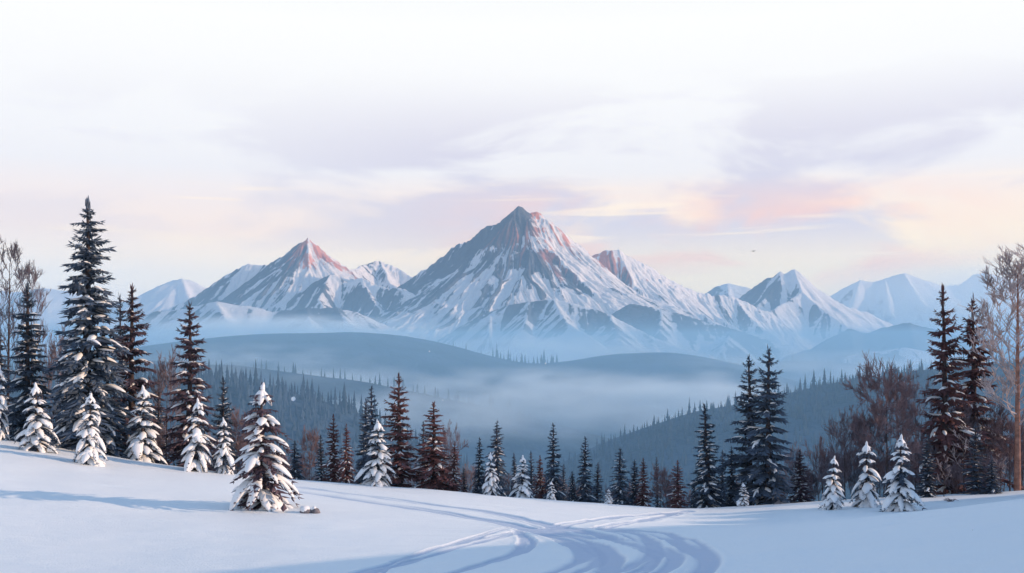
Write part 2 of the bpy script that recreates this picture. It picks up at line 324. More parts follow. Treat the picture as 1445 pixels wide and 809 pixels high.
def mountain(name, ridges, x0, x1, y0, y1, dx, dy, slope, seed, m, label, spur=30, gully=9, rockb=0.0, side=0.18, low=150, jag=5, kind_cat='mountain', D=820.0, ped=-70.0, rust=(), crag_shading=(), tops=()):
    slope *= 1.22
    xs = np.arange(x0, x1, dx); ys = np.arange(y0, y1, dy); X, Y = np.meshgrid(xs, ys)
    H = np.full(X.shape, -1e9); DD = np.full(X.shape, 1e9)
    wx = X + 26 * (fbm(X / 160, Y / 160, 2, seed + 50) - 0.5) * 2; wy = Y + 26 * (fbm(X / 160 + 9, Y / 160 + 4, 2, seed + 51) - 0.5) * 2
    for ri, rd in enumerate(ridges):
        S = slope
        if isinstance(rd, tuple): S, rd = rd
        P = np.array([at(*p) for p in rd])
        for a, b in zip(P[:-1], P[1:]):
            ab = b[:2] - a[:2]; L2 = ab @ ab + 1e-6
            t = np.clip(((X - a[0]) * ab[0] + (Y - a[1]) * ab[1]) / L2, 0, 1)
            d = np.hypot(X - a[0] - t * ab[0], Y - a[1] - t * ab[1])
            dw = np.hypot(wx - a[0] - t * ab[0], wy - a[1] - t * ab[1]); k = smst(d, 0, 90); dd = d * (1 - k) + dw * k
            z = a[2] + t * (b[2] - a[2]) - S * D * (1 - np.exp(-dd / D))
            up = z > H; H = np.where(up, z, H); DD = np.where(up, d, DD)
    near = smst(DD, 0, 420)
    rn = 1 - np.abs(2 * fbm(X / 230, Y / 230, 3, seed) - 1)
    H = H - spur * near * (1 - rn) * 2.0
    H = H + jag * (fbm(X / 35, Y / 60, 3, seed + 3) - 0.5) * 2 * (1 - 0.5 * near) + jag * 1.1 * (1 - np.abs(2 * fbm(X / 17, Y / 24, 2, seed + 5) - 1) - 0.6) * (1 - 0.8 * smst(DD, 0, 200))
    for px, py, far in tops:
        a = at(px, py, far); H = H + 9 * np.exp(-np.hypot(X - a[0], Y - a[1]) / 24)
    rng = np.random.RandomState(seed)
    Hs = blur(H, 4); by, bx = np.gradient(blur(H, 14), dy, dx); asp = bx / (np.hypot(bx, by) + 0.15)
    g1 = lic(Hs, dx, dy, blur(rng.rand(*X.shape), 1), 44); g2 = lic(Hs, dx, dy, blur(rng.rand(*X.shape), 6), 40)
    H = H + gully * smst(DD, 5, 90) * (0.5 * g1 + 0.75 * g2) * 0.6
    g0 = lic(Hs, dx, dy, rng.rand(*X.shape), 16); H = H + 0.35 * gully * g0 * smst(DD, 0, 70)
    gy, gx = np.gradient(blur(H, 1), dy, dx); sl = np.hypot(gx, gy)
    big = fbm(X / 300, Y / 300, 3, seed + 9) - 0.5
    rock = 0.19 + rockb + 0.10 * g0 + 0.165 * g1 + 0.11 * g2 + 0.40 * big + 0.28 * (np.clip(sl, 0, 1.3) - 0.72) + side * smst(asp + 0.10 * g2, -0.55, 0.75) - 0.5 * side - 0.22 * smst(H, ZC + low, ZC - 20)  # aspect term adds dark rock on left-facing slopes, painting their shade
    for px, py, far, rad, amt in crag_shading:                # bare rock that also paints in shade (negative: snow patches and lit faces)
        a = at(px, py, far); d = np.hypot(X - a[0], H - a[2]) + 0.35 * np.abs(Y - a[1]); rock = rock + amt * smst(d + 30 * g1 + 50 * big, rad, rad * 0.45)
    H = np.maximum(H, ped - 40)
    me = mesh_np(name, np.stack([X, Y, H], -1).reshape(-1, 3), grid_faces(*X.shape)); attr(me, 'rock', np.clip(rock, -0.3, 1.3))
    alpenglow = np.zeros_like(H)
    for px, py, far, rad in rust:                     # warm sunlight on the summits' right flanks, painted as red rock colour
        a = at(px, py, far); d = np.sqrt((X - a[0]) ** 2 + (0.6 * (Y - a[1])) ** 2 + (H - a[2]) ** 2); alpenglow = np.maximum(alpenglow, smst(d + 60 * g1, rad, rad * 0.4))
    attr(me, 'rust', alpenglow)
    return tag(link(name, me, m), label, kind_cat, None, 'structure')

# the main peak and its right-hand shoulder
mountain('mountain', [
    [(540, 418, 4250), (583, 392, 4200), (646, 346, 4120), (660, 341, 4100), (686, 321, 4050), (712, 313, 4030), (732, 293, 4000), (762, 303, 4020), (788, 322, 4060), (823, 361, 4130), (832, 362, 4150), (857, 354, 4150), (873, 355, 4150), (901, 367, 4180), (930, 386, 4220), (982, 412, 4300), (1037, 420, 4350), (1085, 442, 4350), (1130, 478, 4350), (1180, 500, 4350)],
    [(732, 293, 4000), (750, 334, 3900), (778, 352, 3800), (804, 380, 3690), (836, 412, 3560), (880, 445, 3430), (960, 486, 3300)],
    [(646, 346, 4120), (618, 392, 3950), (592, 428, 3780)],
    [(640, 440, 3560), (668, 420, 3600), (690, 406, 3640), (712, 416, 3560), (750, 436, 3420)],
    [(873, 355, 4150), (892, 395, 4000), (925, 432, 3850), (985, 470, 3680)],
    [(832, 362, 4150), (850, 400, 4000), (890, 438, 3830)],
    [(930, 386, 4220), (960, 425, 4060), (1020, 462, 3900)],
    [(1037, 420, 4350), (1060, 452, 4150), (1100, 480, 4000)],
    [(982, 412, 4300), (1010, 445, 4150), (1050, 470, 4000)],
], -900, 1700, 3100, 4900, 3.5, 4.8, 0.80, 5, MAT['mountain'], 'highest pointed mountain with a rosy sunlit right flank in the middle', spur=14, gully=8, rockb=0.16, side=0.50, jag=9, tops=((732, 297, 4000), (873, 357, 4150)), rust=((775, 318, 3990, 230), (795, 340, 3950, 230), (815, 362, 4050, 220), (885, 366, 4120, 200), (910, 376, 4160, 160), (805, 360, 3880, 170), (850, 400, 3900, 170)), crag_shading=((712, 335, 3930, 120, 0.22), (752, 318, 3970, 70, -0.10), (790, 335, 3980, 130, 0.10), (815, 372, 3920, 120, 0.06), (760, 378, 3760, 130, 0.36), (800, 402, 3650, 110, 0.30), (715, 372, 3800, 100, 0.14), (728, 408, 3640, 90, -0.25), (850, 372, 4020, 90, 0.25), (912, 384, 4100, 100, 0.22), (822, 392, 3800, 150, -0.12)))
# the left peak
mountain('mountain', [
    [(150, 470, 4500), (266, 424, 4450), (324, 386, 4350), (347, 374, 4320), (376, 376, 4300), (405, 357, 4250), (434, 338, 4200), (464, 360, 4230), (493, 381, 4260), (515, 374, 4500), (537, 368, 4550), (560, 378, 4550), (582, 393, 4500), (640, 420, 4450)],
    [(434, 338, 4200), (436, 380, 4030), (410, 415, 3880), (380, 440, 3750)],
    [(376, 376, 4300), (345, 412, 4120), (300, 440, 4000)],
    [(464, 360, 4230), (480, 392, 4080), (520, 420, 3950)],
    [(400, 440, 3800), (420, 420, 3820), (440, 402, 3850), (466, 387, 3860), (490, 398, 3840), (510, 394, 3830), (540, 405, 3760), (569, 409, 3720), (612, 432, 3620), (666, 464, 3500), (705, 488, 3420), (760, 505, 3350)],
    [(510, 394, 3830), (530, 430, 3650), (560, 460, 3500), (600, 485, 3350)],
    [(466, 387, 3860), (450, 420, 3700), (470, 455, 3500)],
    [(537, 368, 4550), (550, 400, 4350), (600, 430, 4150)],
], -2000, 350, 3150, 5000, 3.5, 4.8, 0.74, 21, MAT['mountain'], 'pointed mountain left of the highest one with a bright snow ridge', spur=14, gully=8, rockb=0.18, side=0.42, jag=8, tops=((434, 342, 4200),), rust=((464, 362, 4200, 120), (485, 380, 4220, 110)), crag_shading=((425, 360, 4130, 130, 0.22), (400, 395, 4000, 130, 0.10), (350, 395, 4200, 100, 0.12), (500, 420, 3700, 110, 0.15), (465, 362, 4160, 110, 0.22)))
# the twin-topped peak on the right
mountain('mountain', [
    [(960, 470, 5100), (1040, 422, 5050), (1066, 404, 5020), (1082, 392, 5000), (1096, 390, 5000), (1101, 382, 5000), (1106, 386, 5000), (1112, 383, 5000), (1120, 379, 5000), (1139, 397, 5030), (1167, 420, 5060), (1195, 432, 5080), (1230, 443, 5100), (1300, 480, 5100)],
    [(1120, 379, 5000), (1132, 412, 4800), (1105, 428, 4700), (1080, 445, 4560), (1040, 480, 4400)],
    [(1132, 412, 4800), (1165, 440, 4620), (1210, 470, 4450)],
    [(1101, 382, 5000), (1085, 415, 4850), (1060, 440, 4720)],
    [(1167, 420, 5060), (1185, 445, 4900), (1230, 470, 4750)],
], 900, 2500, 4050, 5700, 7, 9, 0.74, 33, MAT['mountain'], 'twin-topped snowy mountain to the right of the highest one', spur=24, gully=9, rockb=0.10, side=0.36)
# pale far mountains
mountain('mountain', [
    [(1120, 470, 7000), (1178, 414, 6900), (1195, 404, 6900), (1213, 395, 6900), (1230, 398, 6900), (1248, 393, 6900), (1275, 385, 6900), (1300, 394, 6900), (1331, 404, 6950), (1356, 401, 7000), (1373, 388, 7000), (1391, 385, 7000), (1430, 395, 7000), (1520, 380, 7000), (1650, 430, 7000)],
    [(1275, 385, 6900), (1300, 425, 6500), (1340, 460, 6200)], [(1213, 395, 6900), (1200, 440, 6500)], [(1391, 385, 7000), (1400, 440, 6500)], [(1248, 393, 6900), (1255, 440, 6400)],
], 1500, 4800, 5600, 7900, 14, 18, 0.6, 41, MAT['mountain'], 'broad pale mountain fading into the glow at the right', spur=30, gully=10, rockb=-0.05, side=0.3)
mountain('mountain', [
    [(960, 435, 7300), (996, 413, 7300), (1010, 404, 7300), (1026, 399, 7300), (1040, 402, 7300), (1059, 406, 7300), (1100, 435, 7300)], [(1026, 399, 7300), (1030, 440, 6900)],
], 800, 2300, 6300, 8000, 14, 18, 0.6, 43, MAT['foothill'], 'small blue mountain in the gap left of the twin-topped one', spur=20, gully=8, rockb=0.2)
mountain('mountain', [
    [(120, 440, 6500), (200, 418, 6500), (222, 404, 6500), (240, 397, 6500), (257, 393, 6480), (270, 396, 6500), (288, 405, 6520), (330, 430, 6500)], [(257, 393, 6480), (268, 425, 6200), (300, 450, 6000)], [(222, 404, 6500), (215, 440, 6200)],
], -3200, -1500, 5500, 7300, 11, 14, 0.6, 45, MAT['mountain'], 'small pale mountain between the left spruces and the left peak', spur=24, gully=9, rockb=-0.08, side=0.3)
mountain('mountain', [
    [(-220, 420, 7300), (-80, 400, 7300), (20, 412, 7300), (60, 406, 7300), (100, 411, 7300), (140, 424, 7300), (190, 450, 7300)], [(60, 406, 7300), (70, 450, 6900)],
], -5200, -2500, 6300, 8000, 16, 18, 0.55, 47, MAT['foothill'], 'low blue mountain behind the tall spruces at the far left', spur=20, gully=8, rockb=0.05)
# dark foothills in front of the peaks
mountain('foothill', [
    [(170, 458, 3000), (216, 440, 2950), (260, 436, 2930), (306, 425, 2900), (330, 429, 2900), (360, 433, 2900), (385, 440, 2900), (432, 434, 2900), (475, 434, 2900), (504, 440, 2900), (545, 460, 2900), (600, 480, 2850)],
    [(306, 425, 2900), (320, 455, 2720)], [(432, 434, 2900), (440, 460, 2700)], [(475, 434, 2900), (500, 465, 2700)],
], -1500, -100, 2450, 3300, 6, 8, 0.55, 51, MAT['foothill'], 'dark low foothill along the base of the left peak', spur=14, gully=5, rockb=0.22, low=60, jag=3, kind_cat='hill')
mountain('foothill', [
    [(640, 480, 2950), (667, 457, 2920), (692, 440, 2900), (720, 430, 2900), (747, 425, 2900), (781, 422, 2880), (815, 430, 2850), (861, 444, 2800), (906, 468, 2750), (945, 486, 2700), (1000, 500, 2650)],
    [(747, 425, 2900), (740, 462, 2700)], [(781, 422, 2880), (800, 455, 2700), (840, 480, 2550)], [(692, 440, 2900), (690, 470, 2720)], [(861, 444, 2800), (870, 475, 2600)],
], -400, 800, 2300, 3300, 5, 6.5, 0.55, 53, MAT['foothill'], 'dark foothill with a snow patch below the highest mountain', spur=16, gully=6, rockb=0.24, low=50, jag=3, kind_cat='hill')
mountain('foothill', [
    [(890, 428, 3300), (934, 436, 3250), (985, 450, 3200), (1035, 464, 3150), (1100, 485, 3100), (1160, 500, 3050)],
    [(934, 436, 3250), (930, 470, 3050)], [(1035, 464, 3150), (1020, 490, 2950)],
], 300, 1300, 2600, 3500, 7, 9, 0.5, 55, MAT['foothill'], 'smooth dark shoulder sloping down right of the highest mountain', spur=8, gully=3, rockb=0.7, low=30, jag=2, kind_cat='hill')
mountain('foothill', [
    [(1100, 505, 2500), (1146, 491, 2480), (1180, 472, 2450), (1199, 463, 2430), (1220, 470, 2430), (1250, 461, 2420), (1283, 455, 2400), (1317, 464, 2400), (1380, 480, 2400), (1500, 500, 2400)],
    [(1199, 463, 2430), (1205, 495, 2250)], [(1283, 455, 2400), (1290, 490, 2200)],
], 550, 1600, 2000, 2900, 7, 9, 0.5, 57, MAT['foothill'], 'blue double-humped foothill at the right behind the bare trees', spur=10, gully=3, rockb=0.85, low=20, jag=2, kind_cat='hill')
mountain('foothill', [
    [(1140, 510, 2150), (1200, 500, 2120), (1279, 490, 2100), (1330, 500, 2100), (1445, 505, 2100), (1600, 520, 2100)],
], 550, 1500, 1750, 2500, 9, 11, 0.35, 59, MAT['foothill'], 'lowest blue foothill at the right above the wooded slope', spur=6, gully=2, rockb=0.85, low=10, jag=1, kind_cat='hill')

# ------------------------------------------------------------------ tree building
class MB:
    def __init__(s): s.v = []; s.f = []
    def add(s, vs, fs):
        o = len(s.v); s.v.extend(vs); s.f.extend([tuple(i + o for i in f) for f in fs])
    def mesh(s, name, m, smooth=False):
        me = bpy.data.meshes.new(name); me.from_pydata(s.v, [], s.f); me.update()
        if smooth: me.polygons.foreach_set('use_smooth', np.ones(len(s.f), bool))
        me.materials.append(m); return me
    def tube(s, P, rad, n=3):
        P = np.asarray(P, float); k = len(P)
        T = np.gradient(P, axis=0); T /= np.linalg.norm(T, axis=1)[:, None] + 1e-9
        ref = np.array([0.31, 0.95, 0.05]) if abs(T[0][2]) > 0.5 else np.array([0, 0.1, 1.0])
        U = np.cross(T, ref); U /= np.linalg.norm(U, axis=1)[:, None] + 1e-9; W = np.cross(T, U)
        a = np.arange(n) / n * 2 * math.pi; rad = np.asarray(rad, float)
        V = P[:, None] + rad[:, None, None] * (np.cos(a)[None, :, None] * U[:, None] + np.sin(a)[None, :, None] * W[:, None])
        fs = [(i * n + j, i * n + (j + 1) % n, (i + 1) * n + (j + 1) % n, (i + 1) * n + j) for i in range(k - 1) for j in range(n)]
        s.add([tuple(p) for p in V.reshape(-1, 3)], fs)
def trunk_mesh(h, r, rng, m, lean=0.0):
    mb = MB(); t = np.linspace(0, 1, 9)
    P = np.stack([lean * h * t ** 2 + 0.004 * h * np.sin(t * 7), 0.004 * h * np.cos(t * 6 + 1) - 0.004 * h, t * h * 0.99 - 0.02 * h], -1)
    mb.tube(P, r * (1 - t) ** 0.8 + 0.004 * h + 0.5 * r * np.exp(-t * 30), 8); return mb.mesh('trunk', m, True)
def pad(mb, P, W, rng, thick=0.5, up=0.0):
    """a pillow of snow lying along the path P, W half widths"""
    P = np.asarray(P, float); k = len(P); T = np.gradient(P, axis=0); T /= np.linalg.norm(T, axis=1)[:, None] + 1e-9
    side = np.cross(T, [0, 0, 1.0]); side /= np.linalg.norm(side, axis=1)[:, None] + 1e-9; nrm = np.cross(side, T)
    n = 7; an = np.linspace(0, 2 * math.pi, n, endpoint=False); V = []
    for i in range(k):
        for a in an:
            c, s = math.cos(a), math.sin(a); w = W[i] * rng.uniform(0.86, 1.14); th = W[i] * thick
            drop = 0.30 * W[i] * c * c
            V.append(tuple(P[i] + side[i] * c * w + nrm[i] * ((s * th if s > 0 else s * th * 0.35) + up) - np.array([0, 0, drop])))
    fs = [(i * n + j, i * n + (j + 1) % n, (i + 1) * n + (j + 1) % n, (i + 1) * n + j) for i in range(k - 1) for j in range(n)]
    fs.append(tuple(range(n - 1, -1, -1))); fs.append(tuple((k - 1) * n + j for j in range(n))); mb.add(V, fs)
def blade(mb, p, d, ln, w, nz, rng):
    """a folded leaf-shaped spray of needles"""
    d = d / (np.linalg.norm(d) + 1e-9); sd_ = np.cross(d, nz); sd_ /= np.linalg.norm(sd_) + 1e-9; up = np.cross(sd_, d)
    a = p + d * ln * 0.42 + sd_ * w - up * w * 0.5; b = p + d * ln * 0.48 - sd_ * w - up * w * 0.5
    m1 = p + d * ln * 0.45 + up * w * 0.12; t = p + d * ln
    mb.add([tuple(p), tuple(a), tuple(t), tuple(b), tuple(m1)], [(0, 1, 4), (1, 2, 4), (2, 3, 4), (3, 0, 4)])
def spruce(seed, h, r, tiers, nb0, droop, sprob, swid, laden=False, pw=0.9, z0=0.05, needles='needles', top=0.03, snowtop=0.75, gap=0.0):
    rng = random.Random(seed); cr = MB(); sn = MB(); nz = np.array([0, 0, 1.0])
    for i in range(tiers):
        t = i / (tiers - 1); z = h * (z0 + (0.97 - z0) * (1 - (1 - t) ** 1.12) ** 0.95)
        Lb = r * ((1 - t) ** pw) * rng.uniform(0.86, 1.08) + top * h * (0.5 if t > .93 else 1)
        nb = max(4, int(round(nb0 * (1 - 0.45 * t)))); a0 = rng.uniform(0, 6.28)
        for j in range(nb):
            L = Lb * rng.uniform(0.66, 1.14) * (1.12 if rng.random() < 0.15 else 1)
            a = a0 + (j + rng.uniform(-0.3, 0.3)) / nb * 2 * math.pi; o = np.array([math.cos(a), math.sin(a), 0.0]); lat = np.array([-o[1], o[0], 0.0])
            zz = z + rng.uniform(-0.4, 0.4) * h / tiers * 0.8; dr = droop * rng.uniform(0.75, 1.25) * (0.75 + 0.5 * (1 - t)); u0 = 0.16 + 0.45 * t
            curl = rng.uniform(0.05, 0.28)
            def sp(s): return o * L * s * (1 - 0.1 * s) + lat * L * 0.1 * math.sin(s * 2 + j) + nz * (zz + L * (u0 * s - dr * s * s + curl * s ** 4))
            ns = 8 if L > 0.35 * r else 5
            for k in range(ns):
                s = 0.10 + 0.9 * k / (ns - 1); p = sp(min(s, 1)); fw = 1.2 - 0.62 * s
                for sg in (1, -1):
                    ln = L * (0.30 if laden else 0.40) * fw * rng.uniform(0.65, 1.2) + 0.012 * h; d = o * rng.uniform(0.55, 0.95) + lat * sg * rng.uniform(0.5, 0.95) + nz * rng.uniform(-0.6, -0.15)
                    blade(cr, p, d, ln, ln * rng.uniform(0.15, 0.24), nz, rng)
                if rng.random() < 0.8:
                    ln = (L * 0.26 + 0.015 * h) * fw * rng.uniform(0.6, 1.2); d = nz * -0.8 + o * rng.uniform(0, 0.6) + lat * rng.uniform(-0.5, 0.5)
                    blade(cr, p, d, ln, ln * rng.uniform(0.18, 0.30), o, rng)
            blade(cr, sp(0.86), sp(1.0) - sp(0.8) + nz * 0.02 * L, L * (0.3 if not laden else 0.16) + 0.01 * h, L * 0.05 + 0.003 * h, nz, rng)
            pr = sprob * (1 if t < snowtop else 0.35)
            if laden:
                if rng.random() < pr:
                    ss_ = np.linspace(0.06, rng.uniform(0.98, 1.08), 8); P = [sp(s) + nz * (0.065 * L + 0.006 * h) for s in ss_]
                    prof = np.array([0.35, 0.7, 0.95, 1.05, 1.1, 1.0, 0.72, 0.2]); w = L * swid * rng.uniform(0.8, 1.2)
                    pad(sn, P, w * prof, rng, 0.42)
                    for sg in (1, -1):
                        if rng.random() < 0.75:
                            s1 = rng.uniform(0.3, 0.55); b0 = sp(s1); dd = o * 0.7 + lat * sg * 0.72; ll = L * rng.uniform(0.3, 0.46)
                            Q = [b0 + dd * ll * q + nz * (0.02 * L - 0.55 * ll * q * q) for q in np.linspace(0.0, 1, 5)]
                            pad(sn, Q, w * 0.62 * np.array([0.8, 1.0, 1.0, 0.75, 0.2]), rng, 0.5)
            elif rng.random() < pr:
                s0 = rng.uniform(0.12, 0.42); s1 = min(1.02, s0 + rng.uniform(0.35, 0.75)); P = [sp(s) + nz * 0.025 * L for s in np.linspace(s0, s1, 6)]
                w = (L * swid * 0.8 + 0.0025 * h) * rng.uniform(0.6, 1.3); pad(sn, P, w * np.array([0.25, 0.7, 1.0, 0.85, 0.6, 0.12]), rng, 0.45)
                for sg in (1, -1):
                    if rng.random() < 0.55:
                        s2 = rng.uniform(s0, s1); b0 = sp(s2) + nz * 0.02 * L; dd = o * 0.75 + lat * sg * 0.6; ll = L * rng.uniform(0.2, 0.34)
                        pad(sn, [b0 + dd * ll * q - nz * 0.5 * ll * q * q for q in np.linspace(0.1, 1, 4)], w * 0.6 * np.array([0.7, 1.0, 0.8, 0.15]), rng, 0.4)
    for k in range(5): blade(cr, np.array([0, 0, h * (0.945 + 0.008 * k)]), np.array([rng.uniform(-.25, .25), rng.uniform(-.25, .25), 1.0]), h * 0.05, h * 0.006, np.array([1.0, 0, 0]), rng)
    if laden:
        for k in range(6):
            a = k * 1.047 + rng.uniform(-.2, .2); o = np.array([math.cos(a), math.sin(a), 0]); ll = h * rng.uniform(0.055, 0.08)
            pad(sn, [o * ll * q + nz * (h * 0.95 - 1.25 * ll * q - 0.45 * ll * q * q) for q in np.linspace(0.0, 1, 6)], h * 0.026 * np.array([0.7, 0.9, 1.05, 1.05, 0.8, 0.2]), rng, 0.6)
        P = [np.array([0.016 * h * q * q, 0, h * (0.88 + 0.13 * q)]) for q in np.linspace(0, 1, 6)]
        mbp = np.array([1.5, 1.5, 1.2, 0.95, 0.75, 0.2]) * h * 0.019
        an = np.linspace(0, 6.283, 8, endpoint=False); V = [tuple(P[i] + mbp[i] * rng.uniform(.9, 1.1) * np.array([math.cos(a), math.sin(a), 0])) for i in range(6) for a in an]
        sn.add(V, [(i * 8 + j, i * 8 + (j + 1) % 8, (i + 1) * 8 + (j + 1) % 8, (i + 1) * 8 + j) for i in range(5) for j in range(8)] + [tuple(40 + j for j in range(8))])
    return dict(h=h, r=r, parts=[('trunk', trunk_mesh(h, 0.017 * h if not laden else 0.02 * h, rng, MAT['bark'])), ('crown', cr.mesh('crown', MAT[needles])), ('snow', sn.mesh('snow', MAT['padsnow'], True))])
def bare(seed, h, r, trunk_top, first, nmain, ang, depth, tr=0.014, m='twig', tm='bark', up=0.5, stems=1, twig=0.010, fine=1.0):
    """a leafless tree: a trunk and a spreading net of branches and twigs"""
    rng = np.random.RandomState(seed); tk = MB(); br = MB()
    def grow(p, d, L, rad, dep, ref):
        n = 4 if dep > 1 else 3; P = [p]; q = p.copy(); dd = d / np.linalg.norm(d)
        for i in range(n):
            dd = dd + rng.normal(0, 0.13, 3) + np.array([0, 0, up * 0.16]); dd /= np.linalg.norm(dd); q = q + dd * L / n; P.append(q.copy())
        br.tube(P, np.linspace(rad, max(rad * 0.45, twig * 0.55), n + 1), 3)
        if dep <= 0: return
        nk = int(rng.randint(3, 6) * fine) if dep > 1 else int(rng.randint(4, 7) * fine)
        for k in range(nk):
            f = rng.uniform(0.25, 1.0); i = min(int(f * n), n - 1); b = P[i] + (P[i + 1] - P[i]) * (f * n - i)
            ax = rng.normal(0, 1, 3); ax -= dd * (ax @ dd); ax /= np.linalg.norm(ax) + 1e-9; an = rng.uniform(0.35, 0.85)
            grow(b, dd * math.cos(an) + ax * math.sin(an) + np.array([0, 0, 0.1]), L * rng.uniform(0.42, 0.66), max(rad * 0.5, twig), dep - 1, ref)
    for s in range(stems):
        sx = 0 if stems == 1 else r * 0.35 * math.cos(s * 6.28 / stems + 0.3); sy = 0 if stems == 1 else r * 0.35 * math.sin(s * 6.28 / stems + 0.3)
        t = np.linspace(0, 1, 10); hh = h * trunk_top * (1 if s == 0 else rng.uniform(0.7, 0.95))
        wob = rng.normal(0, 0.008 * h, (10, 2)).cumsum(0) * 0.6 * (stems > 1 or trunk_top < 0.8)
        TP = np.stack([sx * (0.25 + 1.0 * t) + wob[:, 0], sy * (0.25 + t) + wob[:, 1], t * hh - 0.01 * h], -1)
        tk.tube(TP, tr * h * (1 - 0.86 * t), 7)
        for k in range(nmain):
            f = first + (1 - first) * (k + rng.uniform(0, 1)) / nmain; f = min(f, 0.995); i = min(int(f * 9), 8); b = TP[i] + (TP[i + 1] - TP[i]) * (f * 9 - i)
            a = k * 2.4 + rng.uniform(-0.4, 0.4); el = ang + rng.uniform(-0.15, 0.2) + 0.35 * f
            g = (f - first) / (1 - first + 1e-6); sh = (0.75 + 0.5 * math.sin(min(g * 2.6, 3.0))) * (1 - 0.55 * g)
            grow(b, np.array([math.cos(a) * math.cos(el), math.sin(a) * math.cos(el), math.sin(el)]), r * sh * rng.uniform(0.75, 1.1), max(tr * h * (1 - 0.86 * f) * 0.42, twig), depth, 0)
    V = np.array(br.v); rr = np.percentile(np.hypot(V[:, 0], V[:, 1]), 96); ht = V[:, 2].max()
    return dict(h=ht, r=rr, parts=[('trunk', tk.mesh('trunk', MAT[tm], True)), ('branches', br.mesh('branches', MAT[m]))])

PROTO = {
    'giant': lambda: spruce(1, 20, 3.2, 24, 9, 0.66, 0.9, 0.115, pw=0.92, z0=0.03),
    'tall': lambda: spruce(2, 14, 2.0, 21, 8, 0.62, 0.8, 0.115, pw=0.95),
    'tallb': lambda: spruce(3, 14, 2.1, 19, 8, 0.72, 0.6, 0.10, pw=0.85),
    'dark': lambda: spruce(4, 12, 2.0, 17, 8, 0.48, 0.5, 0.085, pw=0.9, z0=0.08),
    'darkb': lambda: spruce(5, 12, 2.0, 18, 8, 0.55, 0.55, 0.085, pw=0.85, z0=0.06),
    'rust': lambda: spruce(6, 9, 1.45, 17, 8, 0.52, 0.6, 0.09, needles='rust', pw=0.85, snowtop=0.6),
    'rustb': lambda: spruce(7, 9, 1.45, 19, 8, 0.64, 0.55, 0.09, needles='rust', pw=0.95, snowtop=0.55),
    'plum': lambda: spruce(8, 13, 1.9, 20, 8, 0.57, 0.7, 0.11, needles='plum', pw=0.9, snowtop=0.6),
    'slim': lambda: spruce(9, 8, 0.85, 23, 8, 0.60, 0.45, 0.10, pw=0.95, z0=0.03),
    'slimb': lambda: spruce(10, 8, 0.95, 20, 8, 0.70, 0.5, 0.10, pw=0.85, z0=0.03),
    'slimc': lambda: spruce(11, 8, 0.9, 18, 8, 0.52, 0.35, 0.10, pw=1.0, z0=0.04),
    'laden': lambda: spruce(12, 4, 0.95, 10, 8, 0.95, 0.84, 0.215, True, pw=0.72, z0=0.10),
    'ladenb': lambda: spruce(13, 4, 0.95, 9, 7, 1.05, 0.84, 0.22, True, pw=0.66, z0=0.11),
    'ladenc': lambda: spruce(14, 4, 0.95, 11, 8, 0.85, 0.84, 0.205, True, pw=0.8, z0=0.09),
    'front': lambda: spruce(44, 5.6, 1.35, 13, 8, 0.95, 0.78, 0.175, True, pw=0.60, z0=0.055, needles='plum'),
    'barehigh': lambda: bare(21, 14, 3.2, 0.93, 0.30, 34, 0.55, 3, 0.012, 'paletwig', 'redbark', up=0.9, twig=0.02),
    'bareleft': lambda: bare(22, 14, 3.0, 0.9, 0.3, 20, 0.6, 3, 0.011, 'twig', 'bark', up=0.8, twig=0.017),
    'bareround': lambda: bare(23, 8, 3.4, 0.80, 0.36, 18, 0.15, 3, 0.013, 'redtwig', 'bark', up=0.45, twig=0.021, fine=1.5),
    'bareroundb': lambda: bare(24, 7, 2.8, 0.80, 0.28, 15, 0.3, 3, 0.013, 'twig', 'bark', up=0.55, twig=0.02),
    'shrub': lambda: bare(25, 5, 1.6, 0.6, 0.12, 7, 0.6, 3, 0.010, 'twig', 'bark', up=0.6, stems=5, twig=0.010),
    'shrubb': lambda: bare(26, 5, 1.7, 0.6, 0.10, 7, 0.6, 3, 0.009, 'redtwig', 'bark', up=0.5, stems=4, twig=0.010),
    'sapling': lambda: bare(27, 4, 1.0, 0.9, 0.25, 8, 0.45, 2, 0.010, 'paletwig', 'bark', up=0.3, twig=0.008),
}
_made = {}
def place(kind, px, top, base, hw, Y=None, label='', name='spruce_tree', cat='spruce', group=None, rot=None, rng=random.Random(5)):
    """stand a tree so that it rises from the snow at its own distance and real height"""
    if kind not in _made: _made[kind] = PROTO[kind]()
    p = _made[kind]
    if Y is None: X, Y, z = hit(px, base)
    else: X = (px - CXP) / F * Y; z = float(ground(X, Y))
    zt = at(px, top, Y)[2]; sz = (zt - z) / p['h']; sx = hw / F * Y / p['r']
    o = bpy.data.objects.new(name, None); C.objects.link(o); o.empty_display_size = 0.3
    o.location = (X, Y, z - 0.02); o.rotation_euler = (rng.gauss(0, 0.010), rng.gauss(0, 0.012), rng.uniform(0, 6.28) if rot is None else rot); o.rotation_mode = 'ZXY'
    o.scale = (sx, sx, sz); tag(o, label, cat, group)
    for nm, me in p['parts']:
        c = bpy.data.objects.new(nm, me); C.objects.link(c); c.parent = o
        if nm == 'snow': c['kind'] = 'stuff'
    return o

